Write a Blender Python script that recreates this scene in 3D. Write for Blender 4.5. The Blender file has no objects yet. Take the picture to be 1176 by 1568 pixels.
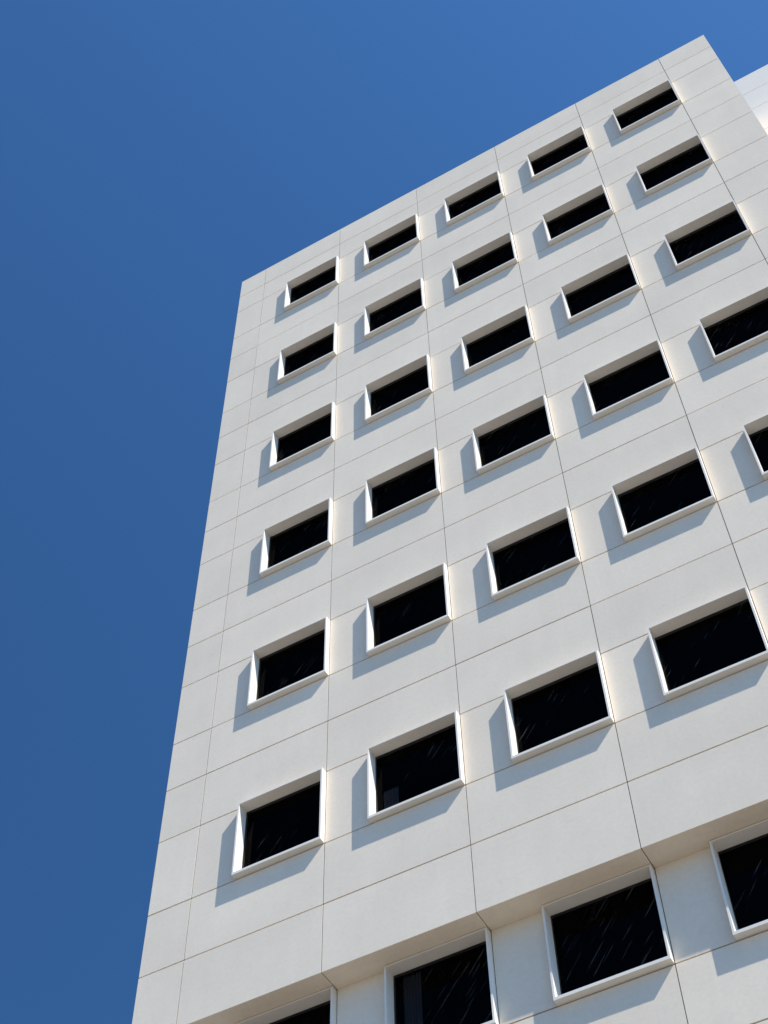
import bpy, bmesh, math, random
from mathutils import Matrix, Vector
random.seed(4)
D=13.0; CH=1.6
scene=bpy.context.scene
def Z(b): return b*D+CH

# ---------------- materials ----------------
def nodes(name):
    m=bpy.data.materials.new(name); m.use_nodes=True
    nt=m.node_tree; b=nt.nodes['Principled BSDF']
    return m,nt,b
def wall_mat(name,col,var=0.055,rough=0.85):
    m,nt,b=nodes(name)
    N=nt.nodes.new; L=nt.links.new
    tc=N('ShaderNodeTexCoord')
    n1=N('ShaderNodeTexNoise'); n1.inputs['Scale'].default_value=0.9; n1.inputs['Detail'].default_value=6; n1.inputs['Roughness'].default_value=0.6
    n2=N('ShaderNodeTexNoise'); n2.inputs['Scale'].default_value=18; n2.inputs['Detail'].default_value=4; n2.inputs['Roughness'].default_value=0.65
    mp=N('ShaderNodeMapping'); mp.inputs['Scale'].default_value=(5,5,0.35)
    n3=N('ShaderNodeTexNoise'); n3.inputs['Scale'].default_value=1.0; n3.inputs['Detail'].default_value=4
    L(tc.outputs['Object'],n1.inputs['Vector']); L(tc.outputs['Object'],n2.inputs['Vector'])
    L(tc.outputs['Object'],mp.inputs['Vector']); L(mp.outputs['Vector'],n3.inputs['Vector'])
    geo=N('ShaderNodeNewGeometry')
    def mr(src,lo,hi,f0=0.3,f1=0.7):
        r=N('ShaderNodeMapRange'); r.inputs['From Min'].default_value=f0; r.inputs['From Max'].default_value=f1
        r.inputs['To Min'].default_value=lo; r.inputs['To Max'].default_value=hi
        L(src,r.inputs['Value']); return r.outputs['Result']
    def mul(a,c):
        k=N('ShaderNodeMath'); k.operation='MULTIPLY'; L(a,k.inputs[0]); L(c,k.inputs[1]); return k.outputs[0]
    v=mul(mr(n1.outputs['Fac'],1-var,1+var*0.5), mr(n2.outputs['Fac'],1-var*0.8,1+var*0.5))
    v=mul(v, mr(n3.outputs['Fac'],1-var*0.3,1+var*0.2))
    v=mul(v, mr(geo.outputs['Random Per Island'],1-var*0.7,1+var*0.4,0,1))
    n4=N('ShaderNodeTexNoise'); n4.inputs['Scale'].default_value=7; n4.inputs['Detail'].default_value=8; n4.inputs['Roughness'].default_value=0.75
    L(tc.outputs['Object'],n4.inputs['Vector'])
    v=mul(v, mr(n4.outputs['Fac'],1.0,1-var*2.4,0.58,0.76))
    vm=N('ShaderNodeVectorMath'); vm.operation='SCALE'; vm.inputs[0].default_value=col
    L(v,vm.inputs['Scale']); L(vm.outputs['Vector'],b.inputs['Base Color'])
    b.inputs['Roughness'].default_value=rough
    b.inputs['Specular IOR Level'].default_value=0.2
    bp=N('ShaderNodeBump'); bp.inputs['Strength'].default_value=0.08; bp.inputs['Distance'].default_value=0.003
    L(n2.outputs['Fac'],bp.inputs['Height']); L(bp.outputs['Normal'],b.inputs['Normal'])
    return m
M_wall=wall_mat('white_precast_panel',(0.885,0.765,0.605))
M_frame=wall_mat('white_window_surround',(0.87,0.81,0.715),0.03)
M_white=wall_mat('bright_white_panel',(0.93,0.85,0.73),0.02)
M_seal=wall_mat('joint_sealant',(0.12,0.11,0.10),0.05)
M_roof=wall_mat('roof_felt',(0.2,0.2,0.2),0.1)
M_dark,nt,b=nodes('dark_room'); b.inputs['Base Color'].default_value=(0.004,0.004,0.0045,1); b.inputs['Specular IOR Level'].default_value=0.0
M_curt=wall_mat('grey_curtain',(0.6,0.62,0.64),0.1)
M_glass,nt,b=nodes('tinted_glass')
N=nt.nodes.new; L=nt.links.new
nt.nodes.remove(b); out=nt.nodes['Material Output']
tr=N('ShaderNodeBsdfTransparent'); tr.inputs['Color'].default_value=(0.2,0.2,0.21,1)
gl=N('ShaderNodeBsdfGlossy'); gl.inputs['Color'].default_value=(1,1,1,1); gl.inputs['Roughness'].default_value=0.03
mx=N('ShaderNodeMixShader'); mx.inputs['Fac'].default_value=0.004
L(tr.outputs[0],mx.inputs[1]); L(gl.outputs[0],mx.inputs[2])
df=N('ShaderNodeBsdfDiffuse'); df.inputs['Color'].default_value=(0.55,0.55,0.55,1)  # faint slanted reflections painted into the pane as pale diffuse streaks
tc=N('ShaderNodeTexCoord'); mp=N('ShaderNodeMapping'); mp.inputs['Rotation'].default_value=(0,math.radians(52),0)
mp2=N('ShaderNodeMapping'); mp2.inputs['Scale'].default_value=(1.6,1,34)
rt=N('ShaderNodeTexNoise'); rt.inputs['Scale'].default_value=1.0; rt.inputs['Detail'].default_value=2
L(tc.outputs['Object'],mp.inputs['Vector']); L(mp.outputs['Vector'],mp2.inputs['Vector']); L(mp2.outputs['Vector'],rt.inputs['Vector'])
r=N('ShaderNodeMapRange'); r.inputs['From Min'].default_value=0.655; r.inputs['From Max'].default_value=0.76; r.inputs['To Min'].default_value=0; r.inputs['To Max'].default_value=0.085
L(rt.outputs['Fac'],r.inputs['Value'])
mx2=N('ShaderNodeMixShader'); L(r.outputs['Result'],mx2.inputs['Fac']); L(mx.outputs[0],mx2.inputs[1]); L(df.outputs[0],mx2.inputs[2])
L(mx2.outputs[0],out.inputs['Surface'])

# ---------------- mesh helpers ----------------
class B:
    def __init__(s): s.bm=bmesh.new()
    def box(s,x0,x1,y0,y1,z0,z1):
        vs=[s.bm.verts.new(c) for c in ((x0,y0,z0),(x1,y0,z0),(x1,y1,z0),(x0,y1,z0),(x0,y0,z1),(x1,y0,z1),(x1,y1,z1),(x0,y1,z1))]
        for f in ((0,3,2,1),(4,5,6,7),(0,1,5,4),(1,2,6,5),(2,3,7,6),(3,0,4,7)):
            s.bm.faces.new([vs[i] for i in f])
    def quad(s,pts):
        s.bm.faces.new([s.bm.verts.new(p) for p in pts])
    def done(s,name,mat,parent=None,bevel=0):
        me=bpy.data.meshes.new(name); s.bm.normal_update(); s.bm.to_mesh(me); s.bm.free()
        o=bpy.data.objects.new(name,me); scene.collection.objects.link(o); me.materials.append(mat)
        if parent: o.parent=parent
        if bevel:
            md=o.modifiers.new('bevel','BEVEL'); md.width=bevel; md.segments=2
        return o
def empty(name):
    e=bpy.data.objects.new(name,None); scene.collection.objects.link(e); return e

# ---------------- main building ----------------
bld=empty('office_building')
W=0.1672*D
J1=-0.7831*D
Js=[J1+i*W for i in range(6)]
XL=-0.8393*D; XR=0.1413*D
P=0.0080*D; Q=0.0300*D; REC=0.0150*D
BOXW=0.1108*D; h=0.006; hz=0.010; T=0.06
zt=lambda r: Z(2.598-0.2725*r)
vx=[XL]+Js+[XR]
pan=B(); sea=B(); fr=B(); gla=B(); room=B(); cur=B()
def window(xr,ztop,zbot,y0):
    x1=xr-h; x0=xr-BOXW; z1=ztop-hz; z0=zbot+hz
    yf=y0-P; yb=y0-P+REC+0.05; yg=y0-P+REC
    tl=0.026; th=0.022; ts=0.042
    fr.box(x0,x0+tl,yf,yb,z0+ts,z1-th)
    fr.box(x1-tl,x1,yf,yb,z0+ts,z1-th)
    fr.box(x0,x1,yf,yb,z1-th,z1)
    fr.box(x0,x1,yf,yb,z0,z0+ts)
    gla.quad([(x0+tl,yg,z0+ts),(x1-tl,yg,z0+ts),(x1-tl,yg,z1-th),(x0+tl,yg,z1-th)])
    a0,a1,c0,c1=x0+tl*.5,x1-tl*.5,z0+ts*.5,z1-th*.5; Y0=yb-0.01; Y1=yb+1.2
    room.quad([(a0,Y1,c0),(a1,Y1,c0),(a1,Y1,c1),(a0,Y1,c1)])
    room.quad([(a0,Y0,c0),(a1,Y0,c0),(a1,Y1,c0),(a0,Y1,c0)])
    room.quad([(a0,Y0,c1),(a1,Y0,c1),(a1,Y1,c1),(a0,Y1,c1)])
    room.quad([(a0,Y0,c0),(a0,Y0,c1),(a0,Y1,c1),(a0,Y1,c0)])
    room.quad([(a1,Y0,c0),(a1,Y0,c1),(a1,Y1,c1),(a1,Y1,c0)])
    return (x0+tl,x1-tl,z0+ts,z1-th,yg)
def section(y0,zlist,zwins):
    for k in range(len(zlist)-1):
        za,zb=zlist[k],zlist[k+1]
        la=za+(hz if k>0 else 0); lb=zb-(hz if k<len(zlist)-2 else 0)
        for i in range(len(vx)-1):
            xa=vx[i]+(h if i>0 else 0); xb=vx[i+1]-(h if i<len(vx)-2 else 0)
            j=random.uniform(-0.0012,0.0012)   # slight installation tolerance
            if k in zwins and 1<=i<=5:
                pan.box(xa,vx[i+1]-BOXW-0.002,y0+j,y0+T,la,lb)
                w=window(vx[i+1],zb,za,y0)
                wins.append((i,zb,w))
            else:
                pan.box(xa,xb,y0+j,y0+T,la,lb)
        if k>0:
            sea.box(XL+0.03,XR-0.03,y0+0.024,y0+0.04,za-hz+0.0005,za+hz-0.0005)
    for x in vx[1:-1]:
        sea.box(x-h+0.0005,x+h-0.0005,y0+0.012,y0+0.038,zlist[0]+0.02,zlist[-1]-0.02)
wins=[]
zl=[Z(0.960),Z(1.0445)]
wb=set()
for r in range(5,-1,-1):
    wb.add(len(zl)); top=zt(r)
    zl+= [top-0.1080*D, top]
    if r>0: zl.append(top+0.0835*D)
zl+=[Z(2.665),Z(2.7335)]
section(0.0,zl,wb)
tops=[0.960-0.2725*i for i in range(4)]
zz=[0.0]; wl=set()
for t in reversed(tops):
    zz.append(Z(t-0.108)); wl.add(len(zz)-1); zz.append(Z(t))
    if t!=tops[0]: zz.append(Z(t+0.0835))
section(Q,zz,wl)
def curtain(w,f0,f1,g0=0.0,g1=1.0):
    x0,x1,z0,z1,yg=w; a=x0+(x1-x0)*f0; c=x0+(x1-x0)*f1; n=28; pts=[]
    za=z0+(z1-z0)*g0; zc=z0+(z1-z0)*g1
    for i in range(n+1):
        x=a+(c-a)*i/n; y=yg+0.10+0.022*math.sin(i*1.35)
        pts.append((x,y))
    for i in range(n):
        cur.quad([(pts[i][0],pts[i][1],za),(pts[i+1][0],pts[i+1][1],za),(pts[i+1][0],pts[i+1][1],zc),(pts[i][0],pts[i][1],zc)])
for i,zb,w in wins:
    if i==2 and abs(zb-Z(0.960))<0.01: curtain(w,0.06,0.24)
    if i==2 and abs(zb-zt(5))<0.01: curtain(w,0.05,0.22,0,0.5)
pan.done('facade_panels',M_wall,bld)
sea.done('panel_joints',M_seal,bld)
fr.done('window_surrounds',M_frame,bld)
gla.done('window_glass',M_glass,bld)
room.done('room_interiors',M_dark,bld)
cur.done('curtains',M_curt,bld)
so=B()
sx=[XL]+Js+[XR]
for i in range(len(sx)-1):
    so.box(sx[i]+(h if i else 0),sx[i+1]-(h if i<len(sx)-2 else 0),T+0.001,Q+T+0.3,Z(0.960)+0.002,Z(0.960)+0.05)
so.done('overhang_soffit',M_wall,bld)
bo=B()
DEP=16
bo.box(XL,XL+0.25,T+0.001,DEP,Z(0.960)+0.06,Z(2.7335)-0.003)
bo.box(XR-0.25,XR,T+0.001,DEP,Z(0.960)+0.06,Z(2.7335)-0.003)
bo.box(XL,XL+0.25,Q+T+0.001,DEP,0,Z(0.960)+0.055)
bo.box(XR-0.25,XR,Q+T+0.001,DEP,0,Z(0.960)+0.055)
bo.box(XL+0.251,XR-0.251,DEP-0.25,DEP-0.002,0,Z(2.7335)-0.003)
bo.done('side_and_rear_walls',M_wall,bld)
ro=B(); ro.box(XL+0.252,XR-0.252,T+0.01,DEP-0.26,Z(2.7335)-1.0,Z(2.7335)-0.8)
ro.done('roof_slab',M_roof,bld)

# ---------------- taller white wing at the right ----------------
wing=empty('white_building_wing')
YS=2.5; ZT=38.25+CH; x0=XR+0.02
wp=B(); ws=B()
zs=[ZT]
while zs[-1]>1.5: zs.append(zs[-1]-(1.05 if len(zs)%3 else 1.4))
zs.append(0); zs=zs[::-1]
xs=[x0+2.6*i for i in range(7)]
for k in range(len(zs)-1):
    for i in range(6):
        wp.box(xs[i]+h,xs[i+1]-h,YS,YS+T,zs[k]+(hz if k else 0),zs[k+1]-(hz if k<len(zs)-2 else 0))
    if k: ws.box(x0+.02,xs[6]-.02,YS+0.024,YS+0.04,zs[k]-hz+.0005,zs[k]+hz-.0005)
for x in xs[1:-1]: ws.box(x-h+.0005,x+h-.0005,YS+0.012,YS+0.038,0.02,ZT-.02)
wp.done('wing_facade_panels',M_white,wing); ws.done('wing_panel_joints',M_seal,wing)
wb_=B(); wb_.box(x0,xs[6],YS+T+.001,YS+14,0,ZT-0.004); wb_.done('wing_body',M_white,wing)

# ---------------- ground ----------------
gm=wall_mat('pale_concrete_ground',(0.23,0.205,0.175),0.12)
g=B(); g.quad([(-3000,-3000,0),(3000,-3000,0),(3000,3000,0),(-3000,3000,0)]); g.done('ground',gm)

# ---------------- light ----------------
sd=Vector((2.94,-1.0,3.5)).normalized()
el=math.asin(sd.z); rot=math.atan2(sd.x,sd.y)
sun=bpy.data.lights.new('sun','SUN'); sun.energy=6.0; sun.angle=math.radians(0.5); sun.color=(1,0.96,0.90)
so_=bpy.data.objects.new('sun',sun); scene.collection.objects.link(so_)
so_.rotation_euler=sd.to_track_quat('Z','Y').to_euler(); so_.location=(40,-20,60)
w=bpy.data.worlds.new('World'); scene.world=w; w.use_nodes=True
nt=w.node_tree; bg=nt.nodes['Background']; N=nt.nodes.new; L=nt.links.new
sky=N('ShaderNodeTexSky'); sky.sky_type='NISHITA'; sky.sun_disc=False
sky.sun_elevation=el; sky.sun_rotation=rot; sky.air_density=0.75; sky.dust_density=0.5; sky.ozone_density=3.0
tint=N('ShaderNodeVectorMath'); tint.operation='MULTIPLY'; tint.inputs[1].default_value=(0.52,0.99,1.34)
L(sky.outputs[0],tint.inputs[0])
# sky brightens gently towards the sun (haze scattering)
tc=N('ShaderNodeTexCoord'); dt=N('ShaderNodeVectorMath'); dt.operation='DOT_PRODUCT'; dt.inputs[1].default_value=sd
L(tc.outputs['Generated'],dt.inputs[0])
mr=N('ShaderNodeMapRange'); mr.inputs['From Min'].default_value=-0.1; mr.inputs['From Max'].default_value=0.75
mr.inputs['To Min'].default_value=0.80; mr.inputs['To Max'].default_value=1.40
L(dt.outputs['Value'],mr.inputs['Value'])
sc=N('ShaderNodeVectorMath'); sc.operation='SCALE'; L(tint.outputs[0],sc.inputs[0]); L(mr.outputs['Result'],sc.inputs['Scale'])
L(sc.outputs[0],bg.inputs['Color'])
bg.inputs['Strength'].default_value=0.12

# ---------------- camera ----------------
c=bpy.data.cameras.new('camera'); co=bpy.data.objects.new('camera',c); scene.collection.objects.link(co)
zc=Vector((.2627,-.4908,-.8308)).normalized(); xc=Vector((.8716,.4901,-.014)); xc=(xc-zc*xc.dot(zc)).normalized(); yc=zc.cross(xc)
m=Matrix((xc,yc,zc)).transposed().to_4x4(); m.translation=Vector((0,-D,CH)); co.matrix_world=m
c.sensor_fit='VERTICAL'; c.sensor_height=36; c.lens=36*2317/1568; c.clip_end=8000; c.clip_start=0.1
scene.camera=co
scene.view_settings.view_transform='Standard'; scene.view_settings.look='None'; scene.view_settings.exposure=0
